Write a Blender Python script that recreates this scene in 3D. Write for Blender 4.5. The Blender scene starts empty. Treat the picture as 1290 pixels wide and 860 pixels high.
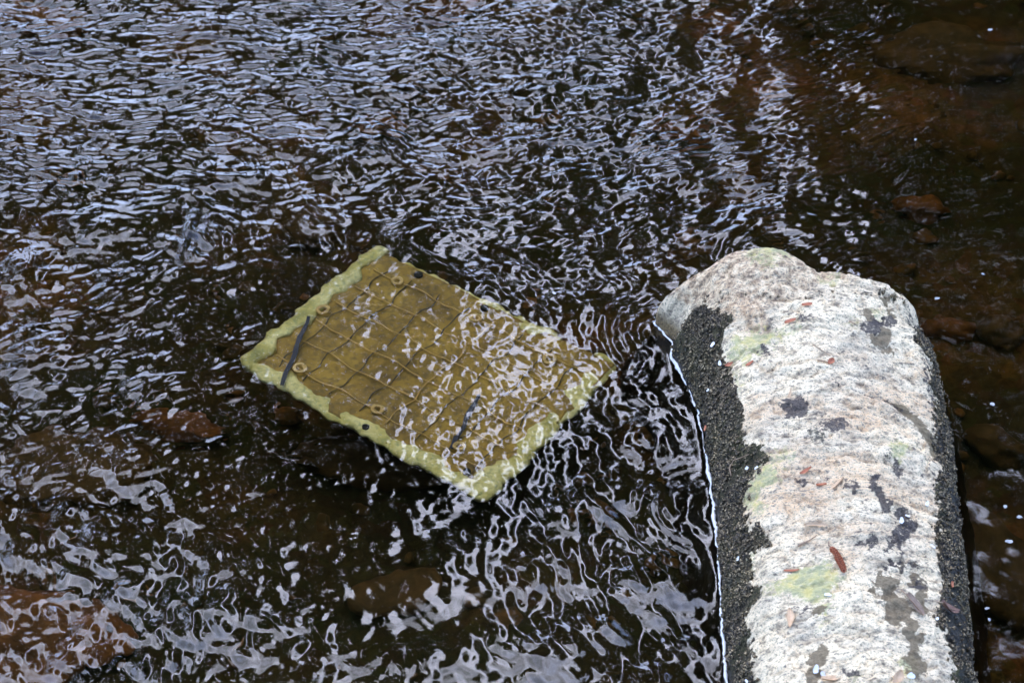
import bpy, math, random
import numpy as np
from mathutils import Vector, Matrix, Euler

scene = bpy.context.scene
C = scene.collection
R = math.radians

# ------------------------------------------------------------------ camera, sky, sun, exposure
PITCH, DIST, HFOV = R(41.0), 4.03, R(20.0)
cam_d = bpy.data.cameras.new('camera')
cam_d.sensor_width = 36.0
cam_d.lens = 18.0 / math.tan(HFOV / 2)
cam_d.clip_start, cam_d.clip_end = 0.05, 2000.0
cam = bpy.data.objects.new('camera', cam_d)
CAM = Vector((0.0, -DIST * math.cos(PITCH), DIST * math.sin(PITCH)))
cam.location = CAM
cam.rotation_euler = (math.pi / 2 - PITCH, 0, 0)
cam_d.dof.use_dof = True
cam_d.dof.focus_distance = 3.85
cam_d.dof.aperture_fstop = 9.0
C.objects.link(cam)
scene.camera = cam

SUN_EL, SUN_AZ = 50.0, -9.0
world = bpy.data.worlds.new('World')
scene.world = world
world.use_nodes = True
wn, wl = world.node_tree.nodes, world.node_tree.links
wn.clear()
sky = wn.new('ShaderNodeTexSky')
sky.sky_type = 'NISHITA'
sky.sun_disc = False
sky.sun_elevation = R(SUN_EL)
sky.sun_rotation = R(SUN_AZ)
sky.air_density, sky.dust_density, sky.ozone_density = 1.0, 1.6, 2.0
hs = wn.new('ShaderNodeHueSaturation')
hs.inputs['Saturation'].default_value = 0.9
bg = wn.new('ShaderNodeBackground')
bg.inputs['Strength'].default_value = 0.15
wo = wn.new('ShaderNodeOutputWorld')
wl.new(sky.outputs[0], hs.inputs['Color'])
# thin broken cloud over the whole sky
wtc = wn.new('ShaderNodeTexCoord')
cn = wn.new('ShaderNodeTexNoise'); cn.inputs['Scale'].default_value = 4.5; cn.inputs['Detail'].default_value = 6.0; cn.inputs['Roughness'].default_value = 0.6
wl.new(wtc.outputs['Generated'], cn.inputs['Vector'])
cr_ = wn.new('ShaderNodeMapRange'); cr_.inputs[1].default_value = 0.35; cr_.inputs[2].default_value = 0.68; cr_.inputs[3].default_value = 0.45; cr_.inputs[4].default_value = 3.4
wl.new(cn.outputs['Fac'], cr_.inputs[0])
cm = wn.new('ShaderNodeVectorMath'); cm.operation = 'SCALE'
wl.new(hs.outputs[0], cm.inputs[0]); wl.new(cr_.outputs[0], cm.inputs['Scale'])
tint = wn.new('ShaderNodeVectorMath'); tint.operation = 'MULTIPLY'; tint.inputs[1].default_value = (0.80, 0.89, 1.14)
wl.new(cm.outputs[0], tint.inputs[0]); wl.new(tint.outputs[0], bg.inputs['Color'])
wl.new(bg.outputs[0], wo.inputs['Surface'])

sun_d = bpy.data.lights.new('sun', 'SUN')
sun_d.energy = 1.0
sun_d.angle = R(70)
sun_d.color = (0.79, 0.86, 1.0)
sun = bpy.data.objects.new('sun', sun_d)
sdir = Vector((math.sin(R(SUN_AZ)) * math.cos(R(SUN_EL)), math.cos(R(SUN_AZ)) * math.cos(R(SUN_EL)), math.sin(R(SUN_EL))))
sun.rotation_euler = (-sdir).to_track_quat('-Z', 'Y').to_euler()
C.objects.link(sun)

vs = scene.view_settings
vs.view_transform, vs.look = 'Standard', 'None'
vs.gamma, vs.use_curve_mapping = 1.0, False
vs.exposure = 1.38
scene.render.engine = 'CYCLES'
cy = scene.cycles
cy.max_bounces, cy.transmission_bounces, cy.glossy_bounces = 10, 8, 4
cy.diffuse_bounces = 3
cy.transparent_max_bounces = 8
cy.caustics_refractive = True
cy.caustics_reflective = False
cy.use_denoising = True
cy.sample_clamp_indirect = 6.0

# ------------------------------------------------------------------ helpers
IOR = 1.333
cp, sp = math.cos(PITCH), math.sin(PITCH)
FX = np.array([1.0, 0, 0]); FU = np.array([0, sp, cp]); FF = np.array([0, cp, -sp])
KPX = math.tan(HFOV / 2) / 645.0
CAMN = np.array(CAM)

def ray(px, py):
    d = FF + FX * (px - 645) * KPX - FU * (py - 430) * KPX
    return d / np.linalg.norm(d)

def P(px, py, z=0.0):
    """photo point -> world point at height z; below the water the bent ray is followed"""
    d = ray(px, py)
    if z >= 0:
        return CAMN + d * ((z - CAMN[2]) / d[2])
    p = CAMN + d * (-CAMN[2] / d[2])
    t = d.copy(); t[2] = 0; t = t / IOR
    r = np.array([t[0], t[1], -math.sqrt(max(1e-6, 1 - t[0] ** 2 - t[1] ** 2))])
    return p + r * (z / r[2])

def project(xyz):
    v = xyz - CAMN
    w = v @ FF
    return 645 + (v @ FX) / w / KPX, 430 - (v @ FU) / w / KPX

class VN:
    def __init__(s, seed):
        s.t = np.random.RandomState(seed).rand(256, 256).astype(np.float32)
    def __call__(s, x, y):
        xi = np.floor(x).astype(np.int64); yi = np.floor(y).astype(np.int64)
        fx = x - xi; fy = y - yi
        fx = fx * fx * (3 - 2 * fx); fy = fy * fy * (3 - 2 * fy)
        a, b = xi & 255, (xi + 1) & 255
        c, d = yi & 255, (yi + 1) & 255
        return (s.t[a, c] * (1 - fx) + s.t[b, c] * fx) * (1 - fy) + (s.t[a, d] * (1 - fx) + s.t[b, d] * fx) * fy

def fbm(x, y, seed, octaves=4, gain=0.5):
    r = 0.0; amp = 1.0; tot = 0.0
    for o in range(octaves):
        r = r + amp * VN(seed * 17 + o)(x * 2 ** o + 3.7 * o, y * 2 ** o + 9.1 * o)
        tot += amp; amp *= gain
    return r / tot * 2 - 1

def sstep(a, b, x):
    t = np.clip((x - a) / (b - a), 0, 1)
    return t * t * (3 - 2 * t)

def mesh_np(name, verts, faces, smooth=True):
    """faces: int array (n, 3 or 4)"""
    verts = np.asarray(verts, np.float32); faces = np.asarray(faces, np.int32)
    me = bpy.data.meshes.new(name)
    k = faces.shape[1]
    me.vertices.add(len(verts)); me.vertices.foreach_set('co', verts.ravel())
    me.loops.add(faces.size); me.loops.foreach_set('vertex_index', faces.ravel())
    me.polygons.add(len(faces))
    me.polygons.foreach_set('loop_start', np.arange(0, faces.size, k, dtype=np.int32))
    me.polygons.foreach_set('loop_total', np.full(len(faces), k, np.int32))
    me.polygons.foreach_set('use_smooth', np.full(len(faces), smooth, bool))
    me.update(calc_edges=True)
    me.validate()
    return me

def mesh_py(name, verts, faces, smooth=True):
    me = bpy.data.meshes.new(name)
    me.from_pydata([tuple(map(float, v)) for v in verts], [], [tuple(map(int, f)) for f in faces])
    me.polygons.foreach_set('use_smooth', [smooth] * len(me.polygons))
    me.update()
    return me

def obj(name, me, m=None, parent=None, kind=None):
    o = bpy.data.objects.new(name, me)
    if m is not None and me is not None:
        if not me.materials: me.materials.append(m)
    C.objects.link(o)
    if parent is not None: o.parent = parent
    if kind: o['kind'] = kind
    return o

def tag(o, label, cat, group=None):
    o['label'] = label; o['category'] = cat
    if group: o['group'] = group
    return o

def empty(name, loc=(0, 0, 0)):
    o = bpy.data.objects.new(name, None); o.location = loc; C.objects.link(o); return o

def grid_faces(nx, ny):
    i = np.arange(nx - 1)[:, None] * ny + np.arange(ny - 1)[None, :]
    i = i.ravel()
    return np.stack([i, i + ny, i + ny + 1, i + 1], 1)

def tube(pts, radii, n=8, cap=True):
    pts = [np.asarray(p, float) for p in pts]
    V, F = [], []
    for i, p in enumerate(pts):
        t = pts[min(i + 1, len(pts) - 1)] - pts[max(i - 1, 0)]
        t = t / (np.linalg.norm(t) + 1e-9)
        up = np.array([0, 0, 1.0]) if abs(t[2]) < 0.9 else np.array([1.0, 0, 0])
        a = np.cross(t, up); a /= np.linalg.norm(a); b = np.cross(a, t)
        r = radii[i] if hasattr(radii, '__len__') else radii
        for k in range(n):
            q = 2 * math.pi * k / n
            V.append(p + r * (math.cos(q) * a + math.sin(q) * b))
    for i in range(len(pts) - 1):
        for k in range(n):
            k2 = (k + 1) % n
            F.append((i * n + k, i * n + k2, (i + 1) * n + k2, (i + 1) * n + k))
    if cap:
        F.append(tuple(range(n - 1, -1, -1))); F.append(tuple((len(pts) - 1) * n + k for k in range(n)))
    return V, F

def join(parts):
    V, F = [], []
    for v, f in parts:
        b = len(V); V += list(v); F += [tuple(i + b for i in q) for q in f]
    return V, F

# ---- materials
def mat(name):
    m = bpy.data.materials.new(name); m.use_nodes = True
    nt = m.node_tree; nt.nodes.clear()
    return m, nt.nodes, nt.links

def nnoise(n, l, scale, detail=4, rough=0.55, vec=None, dist=0.0):
    t = n.new('ShaderNodeTexNoise'); t.inputs['Scale'].default_value = scale
    t.inputs['Detail'].default_value = detail; t.inputs['Roughness'].default_value = rough
    t.inputs['Distortion'].default_value = dist
    if vec is not None: l.new(vec, t.inputs['Vector'])
    return t.outputs['Fac']

def nramp(n, l, fac, stops):
    r = n.new('ShaderNodeValToRGB'); cr = r.color_ramp
    while len(cr.elements) > 1: cr.elements.remove(cr.elements[-1])
    cr.elements[0].position = stops[0][0]; cr.elements[0].color = tuple(stops[0][1]) + (1,) if len(stops[0][1]) == 3 else stops[0][1]
    for p, c in stops[1:]:
        e = cr.elements.new(p); e.color = tuple(c) + (1,)
    l.new(fac, r.inputs['Fac'])
    return r.outputs['Color']

def nmix(n, l, fac, a, b, mode='MIX'):
    x = n.new('ShaderNodeMix'); x.data_type = 'RGBA'; x.blend_type = mode
    for s, v in ((x.inputs[0], fac), (x.inputs[6], a), (x.inputs[7], b)):
        if isinstance(v, (int, float)): s.default_value = v
        elif isinstance(v, (tuple, list)): s.default_value = tuple(v) + (1,) if len(v) == 3 else v
        else: l.new(v, s)
    return x.outputs[2]

def nmath(n, l, op, a, b=None, clamp=False):
    x = n.new('ShaderNodeMath'); x.operation = op; x.use_clamp = clamp
    for s, v in ((x.inputs[0], a), (x.inputs[1], b)):
        if v is None: continue
        if isinstance(v, (int, float)): s.default_value = v
        else: l.new(v, s)
    return x.outputs[0]

def nbump(n, l, h, strength, dist):
    b = n.new('ShaderNodeBump'); b.inputs['Strength'].default_value = strength; b.inputs['Distance'].default_value = dist
    l.new(h, b.inputs['Height']); return b.outputs['Normal']

def finish(n, l, color, rough=0.6, normal=None, spec=0.4, trans=None):
    p = n.new('ShaderNodeBsdfPrincipled'); o = n.new('ShaderNodeOutputMaterial')
    if isinstance(color, (tuple, list)): p.inputs['Base Color'].default_value = tuple(color) + (1,)
    else: l.new(color, p.inputs['Base Color'])
    if isinstance(rough, (int, float)): p.inputs['Roughness'].default_value = rough
    else: l.new(rough, p.inputs['Roughness'])
    p.inputs['Specular IOR Level'].default_value = spec
    if normal is not None: l.new(normal, p.inputs['Normal'])
    l.new(p.outputs[0], o.inputs['Surface'])
    return p

def simple(name, c1, c2, scale=40.0, rough=0.6, bump=0.3, bdist=0.001, spec=0.4):
    m, n, l = mat(name)
    tc = n.new('ShaderNodeTexCoord').outputs['Object']
    f = nnoise(n, l, scale, 5, 0.6, tc)
    col = nramp(n, l, f, [(0.3, c1), (0.7, c2)])
    finish(n, l, col, rough, nbump(n, l, nnoise(n, l, scale * 2.3, 4, 0.6, tc), bump, bdist), spec)
    return m

# ------------------------------------------------------------------ water
def make_water():
    S, N = 0.002, 1024
    x0, y0 = -0.96, -0.84
    rs = np.random.RandomState(5)
    kx = np.fft.fftfreq(N, S) * 2 * np.pi
    KX, KY = np.meshgrid(kx, kx, indexing='ij')
    K = np.hypot(KX, KY) + 1e-9
    TH = np.arctan2(KY, KX)
    def field(lmin, lmax, p=1.0, th=None, spread=4.0):
        w = np.fft.fft2(rs.randn(N, N))
        klo, khi = 2 * np.pi / lmax, 2 * np.pi / lmin
        a = K ** (-p) * np.exp(-(klo / K) ** 4) * np.exp(-(K / khi) ** 4)
        if th is not None:
            a = a * (np.abs(np.cos(TH - R(th))) ** spread + 0.03)
        f = np.real(np.fft.ifft2(w * a))
        gx, gy = np.gradient(f, S)
        return (f / np.sqrt((gx ** 2 + gy ** 2).mean())).astype(np.float64)
    nx, ny = 960, 950
    xs = x0 + S * np.arange(nx); ys = y0 + S * np.arange(ny)
    X, Y = np.meshgrid(xs, ys, indexing='ij')
    px, py = project(np.stack([X, Y, 0 * X], -1))
    def blob(cx, cy, rx, ry, ang=0.0):
        c, s = math.cos(R(ang)), math.sin(R(ang))
        u = ((px - cx) * c + (py - cy) * s) / rx; v = (-(px - cx) * s + (py - cy) * c) / ry
        return np.exp(-(u * u + v * v))
    def cut(f): return f[:nx, :ny]
    def warp(f, amp, sc, seed):
        wx = fbm(X * sc, Y * sc, seed, 3) * amp / S; wy = fbm(X * sc, Y * sc, seed + 1, 3) * amp / S
        gi = (np.arange(nx)[:, None] + wx) % N; gj = (np.arange(ny)[None, :] + wy) % N
        i0 = gi.astype(int); j0 = gj.astype(int); fi = gi - i0; fj = gj - j0
        i1 = (i0 + 1) % N; j1 = (j0 + 1) % N
        return (f[i0, j0] * (1 - fi) + f[i1, j0] * fi) * (1 - fj) + (f[i0, j1] * (1 - fi) + f[i1, j1] * fi) * fj
    chop = warp(field(0.015, 0.06, 2.0), 0.02, 5, 1)
    fine = warp(field(0.012, 0.026, 1.2), 0.01, 8, 3)
    flat = warp(field(0.011, 0.04, 1.7, 86, 4), 0.06, 3, 5)        # crests lying across the picture
    diag = warp(field(0.011, 0.04, 1.7, 116, 4), 0.06, 3, 7)       # crests climbing to the right
    steep = warp(field(0.018, 0.06, 1.9, 20, 3), 0.05, 3, 9)
    swell = warp(field(0.07, 0.25, 1.6), 0.05, 3, 11)
    # how strong each family is over the place
    gust = 0.75 + 0.5 * fbm(X * 4, Y * 4, 21, 3)
    right = sstep(930, 1200, px + 0.12 * (py - 300)) * (1 - 0.0 * py)
    topleft = sstep(420, 120, py) * sstep(1000, 500, px)
    topmid = sstep(480, 250, py) * blob(900, 200, 420, 300)
    low_r = blob(790, 740, 170, 230)
    low_l = blob(120, 760, 300, 170)
    tray = np.clip(1.6 * blob(545, 465, 250, 145, 26), 0, 1)
    left = blob(120, 430, 260, 230)
    calm = 1 - 0.84 * right
    quiet = 1 - 0.7 * np.clip(blob(420, 660, 210, 130, 10) + 0.7 * blob(330, 520, 120, 90) + 0.6 * blob(520, 760, 90, 80), 0, 1)
    z = (0.075 + 0.02 * low_r) * swell * calm * quiet * (1 - 0.7 * tray)
    z = z + (0.065 + 0.035 * left + 0.035 * low_l + 0.035 * topleft) * gust * calm * quiet * chop * (1 - 0.5 * tray)
    z = z + (0.014 + 0.015 * low_r + 0.034 * tray + 0.014 * topleft + 0.014 * left) * gust * calm * fine
    z = z + 0.16 * topleft * calm * flat * (1 - 0.8 * tray)
    z = z + (0.12 * topmid + 0.07 * left) * calm * diag * (1 - 0.7 * tray)
    z = z + (0.12 * low_r + 0.11 * low_l) * calm * steep
    z = z + 0.22 * blob(245, 300, 26, 40, 10) * steep + 0.12 * blob(330, 290, 120, 40, -10) * steep
    # ring-shaped eddy ripples beside the stone
    for (cx, cy, rr, wd, lam, amp) in ((885, 640, 0.075, 0.028, 0.015, 0.00032), (770, 690, 0.03, 0.03, 0.014, 0.00015)):
        c = P(cx, cy); r = np.hypot(X - c[0] + 0.012 * fbm(X * 9, Y * 9, 31, 2), Y - c[1])
        z = z + amp * np.exp(-((r - rr) / wd) ** 2) * np.sin(2 * np.pi * r / lam) * sstep(0.10, -0.02, X - c[0])
    # arcs where the current splits on the nose of the stone, and the wake it drags past the mat's right corner
    for (cx, cy, r0, wd, lam, amp, a0, a1) in ((850, 420, 0.07, 0.06, 0.019, 0.00042, 100, 215), (1000, 330, 0.10, 0.05, 0.021, 0.00032, 60, 175), (775, 458, 0.05, 0.05, 0.017, 0.00022, -60, 60)):
        c = P(cx, cy); dx, dy = X - c[0], Y - c[1]
        r = np.hypot(dx, dy) + 0.010 * fbm(X * 8, Y * 8, 51, 3)
        an = np.degrees(np.arctan2(dy, dx)) % 360; an = np.where(an > 270, an - 360, an)
        z = z + amp * np.exp(-((r - r0) / wd) ** 2) * np.sin(2 * np.pi * r / lam) * sstep(a0 - 20, a0 + 10, an) * sstep(a1 + 20, a1 - 10, an)
    # bow wave where the stream runs over the upper edge of the mat and the standing wave left of it
    for (ax, ay, bx, by, wd, amp) in ((285, 450, 455, 290, 0.010, 0.0003), (490, 300, 700, 400, 0.010, 0.0005), (225, 330, 245, 268, 0.010, 0.003), (60, 850, 150, 740, 0.02, 0.002)):
        a, b = P(ax, ay), P(bx, by); t = np.clip(((X - a[0]) * (b[0] - a[0]) + (Y - a[1]) * (b[1] - a[1])) / ((b[0] - a[0]) ** 2 + (b[1] - a[1]) ** 2), 0, 1)
        d = np.hypot(X - a[0] - t * (b[0] - a[0]), Y - a[1] - t * (b[1] - a[1])) + 0.006 * fbm(X * 14, Y * 14, 41, 2)
        z = z + amp * np.exp(-(d / wd) ** 2) * np.cos(d / wd * 2.2)
    # the skin of the water climbs a little where it meets the stone
    sd = rock_sd(X, Y)
    z = z * sstep(-0.01, 0.05, -sd + 0.005) + 0.0022 * np.exp(-np.clip(-sd, 0, 1) / 0.004)
    edge = sstep(x0, x0 + 0.05, X) * sstep(xs[-1], xs[-1] - 0.05, X) * sstep(y0, y0 + 0.05, Y) * sstep(ys[-1], ys[-1] - 0.05, Y)
    z = z * edge
    # one sheet: fine in the middle, widening steps out to the banks, closed below
    def axis(a, lo, hi):
        up, st, v = [], S, a[-1]
        while v < hi:
            st *= 1.35; v += st; up.append(v)
        dn, st, v = [], S, a[0]
        while v > lo:
            st *= 1.35; v -= st; dn.append(v)
        return np.concatenate([dn[::-1], a, up]), len(dn)
    ax, ox = axis(xs, -30, 30); ay, oy = axis(ys, -8.5, 10.5)
    XX, YY = np.meshgrid(ax, ay, indexing='ij')
    ZZ = np.zeros_like(XX); ZZ[ox:ox + nx, oy:oy + ny] = z
    top = np.stack([XX, YY, ZZ], -1).reshape(-1, 3)
    gx, gy = len(ax), len(ay)
    F = grid_faces(gx, gy)
    lx, hx, ly, hy = ax[0], ax[-1], ay[0], ay[-1]
    # skirt and bottom
    idx = np.arange(gx * gy).reshape(gx, gy)
    loop = np.concatenate([idx[:, 0], idx[-1, 1:], idx[-2::-1, -1], idx[0, -2:0:-1]])
    nl = len(loop); base = len(top)
    low = top[loop].copy(); low[:, 2] = -1.2
    j = np.arange(nl); j2 = (j + 1) % nl
    skirt = np.stack([loop[j], base + j, base + j2, loop[j2]], 1)
    V = np.concatenate([top, low, [[(lx + hx) / 2, (ly + hy) / 2, -1.2]]])
    c = len(V) - 1
    bot = np.stack([base + j, np.full(nl, c), np.full(nl, c), base + j2], 1)
    me = bpy.data.meshes.new('water')
    Fq = np.concatenate([F, skirt]); tri = bot[:, [0, 1, 3]]
    loops = np.concatenate([Fq.ravel(), tri.ravel()]).astype(np.int32)
    ls = np.concatenate([np.arange(len(Fq)) * 4, len(Fq) * 4 + np.arange(len(tri)) * 3]).astype(np.int32)
    lt = np.concatenate([np.full(len(Fq), 4), np.full(len(tri), 3)]).astype(np.int32)
    me.vertices.add(len(V)); me.vertices.foreach_set('co', V.astype(np.float32).ravel())
    me.loops.add(len(loops)); me.loops.foreach_set('vertex_index', loops)
    me.polygons.add(len(ls)); me.polygons.foreach_set('loop_start', ls); me.polygons.foreach_set('loop_total', lt)
    sm = np.ones(len(ls), bool); sm[len(F):] = False
    me.polygons.foreach_set('use_smooth', sm)
    me.update(calc_edges=True)
    ow = np.ones(len(V), np.float32); OW = np.ones(XX.shape, np.float32); OW[ox:ox + nx, oy:oy + ny] = 1 - edge; ow[:gx * gy] = OW.ravel()
    at_ = me.attributes.new('open_water', 'FLOAT', 'POINT'); at_.data.foreach_set('value', ow)
    m, n, l = mat('stream_water')
    tc = n.new('ShaderNodeTexCoord').outputs['Object']
    h = nnoise(n, l, 120, 2, 0.5, tc)
    nor = nbump(n, l, h, 0.03, 0.0012)
    oa = n.new('ShaderNodeAttribute'); oa.attribute_name = 'open_water'      # ripples of the stream beyond the finely meshed reach
    mp = n.new('ShaderNodeMapping'); mp.inputs['Scale'].default_value = (16, 30, 20); l.new(tc, mp.inputs['Vector'])
    b2 = n.new('ShaderNodeBump'); b2.inputs['Distance'].default_value = 0.011
    l.new(nmath(n, l, 'MULTIPLY', oa.outputs['Fac'], 0.8), b2.inputs['Strength']); l.new(nnoise(n, l, 1.0, 1.5, 0.4, mp.outputs[0], 0.6), b2.inputs['Height']); l.new(nor, b2.inputs['Normal'])
    nor = b2.outputs['Normal']
    refr = n.new('ShaderNodeBsdfRefraction'); refr.inputs['IOR'].default_value = 1.42; refr.inputs['Roughness'].default_value = 0.0
    glo = n.new('ShaderNodeBsdfGlossy'); glo.inputs['Roughness'].default_value = 0.045
    glo.inputs['Color'].default_value = (1, 1, 1, 1)
    fr = n.new('ShaderNodeFresnel'); fr.inputs['IOR'].default_value = 1.42
    for s in (refr, glo, fr): l.new(nor, s.inputs['Normal'])
    mx = n.new('ShaderNodeMixShader')
    l.new(fr.outputs[0], mx.inputs[0]); l.new(refr.outputs[0], mx.inputs[1]); l.new(glo.outputs[0], mx.inputs[2])
    va = n.new('ShaderNodeVolumeAbsorption')
    va.inputs['Color'].default_value = (0.73, 0.545, 0.11, 1); va.inputs['Density'].default_value = 4.6
    o = n.new('ShaderNodeOutputMaterial')
    l.new(mx.outputs[0], o.inputs['Surface']); l.new(va.outputs[0], o.inputs['Volume'])
    return obj('water', me, m, kind='structure')

# ------------------------------------------------------------------ the granite block: outline at the waterline
LEFT = [(826, 408), (838, 420), (849, 433), (848, 450), (868, 487), (882, 522), (890, 571), (893, 583), (899, 628), (904, 674), (908, 723), (912, 788), (917, 860)]
RIGHT = [(1154, 425), (1172, 468), (1181, 503), (1190, 556), (1196, 580), (1206, 655), (1212, 738), (1220, 826), (1224, 860)]
FAR = [(1148, 385, .075), (1128, 366, .085), (1107, 357, .09), (1081, 352, .093), (1043, 344, .095), (1028, 338, .10), (997, 319, .11), (978, 314, .112), (950, 314, .112), (921, 318, .108), (895, 336, .092), (861, 367, .058), (842, 393, .024)]
def build_outline():
    pts = [P(a, b, 0)[:2] for a, b in LEFT]
    e = pts[-1]; pts.append(e + (e - pts[-4]) / np.linalg.norm(e - pts[-4]) * 0.30)
    r = [P(a, b, 0)[:2] for a, b in RIGHT]
    e = r[-1]; r.append(e + (e - r[-4]) / np.linalg.norm(e - r[-4]) * 0.30)
    pts += r[::-1]
    cen = P(1020, 480, .1)[:2]
    for a, b, z in FAR:
        q = P(a, b, z)[:2]; d = q - cen; d /= np.linalg.norm(d)
        pts.append(q + d * (0.006 + z * 0.25))
    return np.array(pts)
OUT = build_outline()

def rock_sd(X, Y):
    """signed distance to the block's waterline, positive inside"""
    x = X.ravel(); y = Y.ravel()
    d2 = np.full(x.shape, 1e9); inside = np.zeros(x.shape, bool)
    n = len(OUT)
    for i in range(n):
        a, b = OUT[i], OUT[(i + 1) % n]; e = b - a
        t = np.clip(((x - a[0]) * e[0] + (y - a[1]) * e[1]) / (e @ e), 0, 1)
        d2 = np.minimum(d2, (x - a[0] - t * e[0]) ** 2 + (y - a[1] - t * e[1]) ** 2)
        cond = (a[1] > y) != (b[1] > y)
        with np.errstate(divide='ignore', invalid='ignore'):
            xi = (b[0] - a[0]) * (y - a[1]) / (b[1] - a[1] + 1e-12) + a[0]
        inside ^= cond & (x < xi)
    d = np.sqrt(d2)
    return np.where(inside, d, -d).reshape(X.shape)

def polyd(pts):
    """distance from photo points to a polyline, in photo pixels"""
    def f(px, py):
        d2 = np.full(px.shape, 1e9)
        for (a, b), (c, d) in zip(pts[:-1], pts[1:]):
            ex, ey = c - a, d - b
            t = np.clip(((px - a) * ex + (py - b) * ey) / (ex * ex + ey * ey + 1e-9), 0, 1)
            d2 = np.minimum(d2, (px - a - t * ex) ** 2 + (py - b - t * ey) ** 2)
        return np.sqrt(d2)
    return f

DARK_L = [(876, 378), (884, 374), (905, 384), (925, 398), (916, 425), (914, 442), (929, 461), (925, 487), (938, 503), (941, 525), (940, 556), (963, 563), (975, 585), (952, 598), (946, 628), (944, 668), (973, 668), (968, 682), (950, 700), (950, 731), (963, 742), (959, 756), (942, 780), (952, 811), (956, 849), (960, 900), (950, 1100)]
DARK_R = [(1143, 395), (1150, 425), (1166, 452), (1170, 490), (1175, 520), (1174, 548), (1178, 590), (1174, 612), (1180, 640), (1176, 660), (1182, 700), (1183, 750), (1178, 780), (1188, 810), (1196, 835), (1196, 870), (1200, 1100)]

def rock_height(X, Y):
    sd = rock_sd(X, Y)
    # which side the nearest edge lies on decides how gently the flank rises
    axd = OUT[len(LEFT)] - OUT[0]; axd = axd / np.linalg.norm(axd)     # towards the camera
    dl = np.abs((X - OUT[0][0]) * axd[1] - (Y - OUT[0][1]) * axd[0])   # distance from the left line
    along = (X - OUT[0][0]) * axd[0] + (Y - OUT[0][1]) * axd[1]
    s = np.clip(dl / 0.36, 0, 1)
    w = 0.085 * (1 - s) + 0.05 * s
    w = w * (0.75 + 0.25 * sstep(-0.15, 0.1, along))
    H = 0.112 + 0.014 * np.sin(np.clip(s, 0, 1) * math.pi) - 0.014 * sstep(.5, 1, s)
    t = np.clip(sd / w, 0, 1)
    g = np.sqrt(np.clip(1 - (1 - t) ** 2.3, 0, 1))
    g = g * 0.9 + 0.1 * sstep(0, 0.18, sd)
    z = H * g
    z = np.where(sd < 0, sd * 5.0, z)
    return z, sd, s, along

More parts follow.
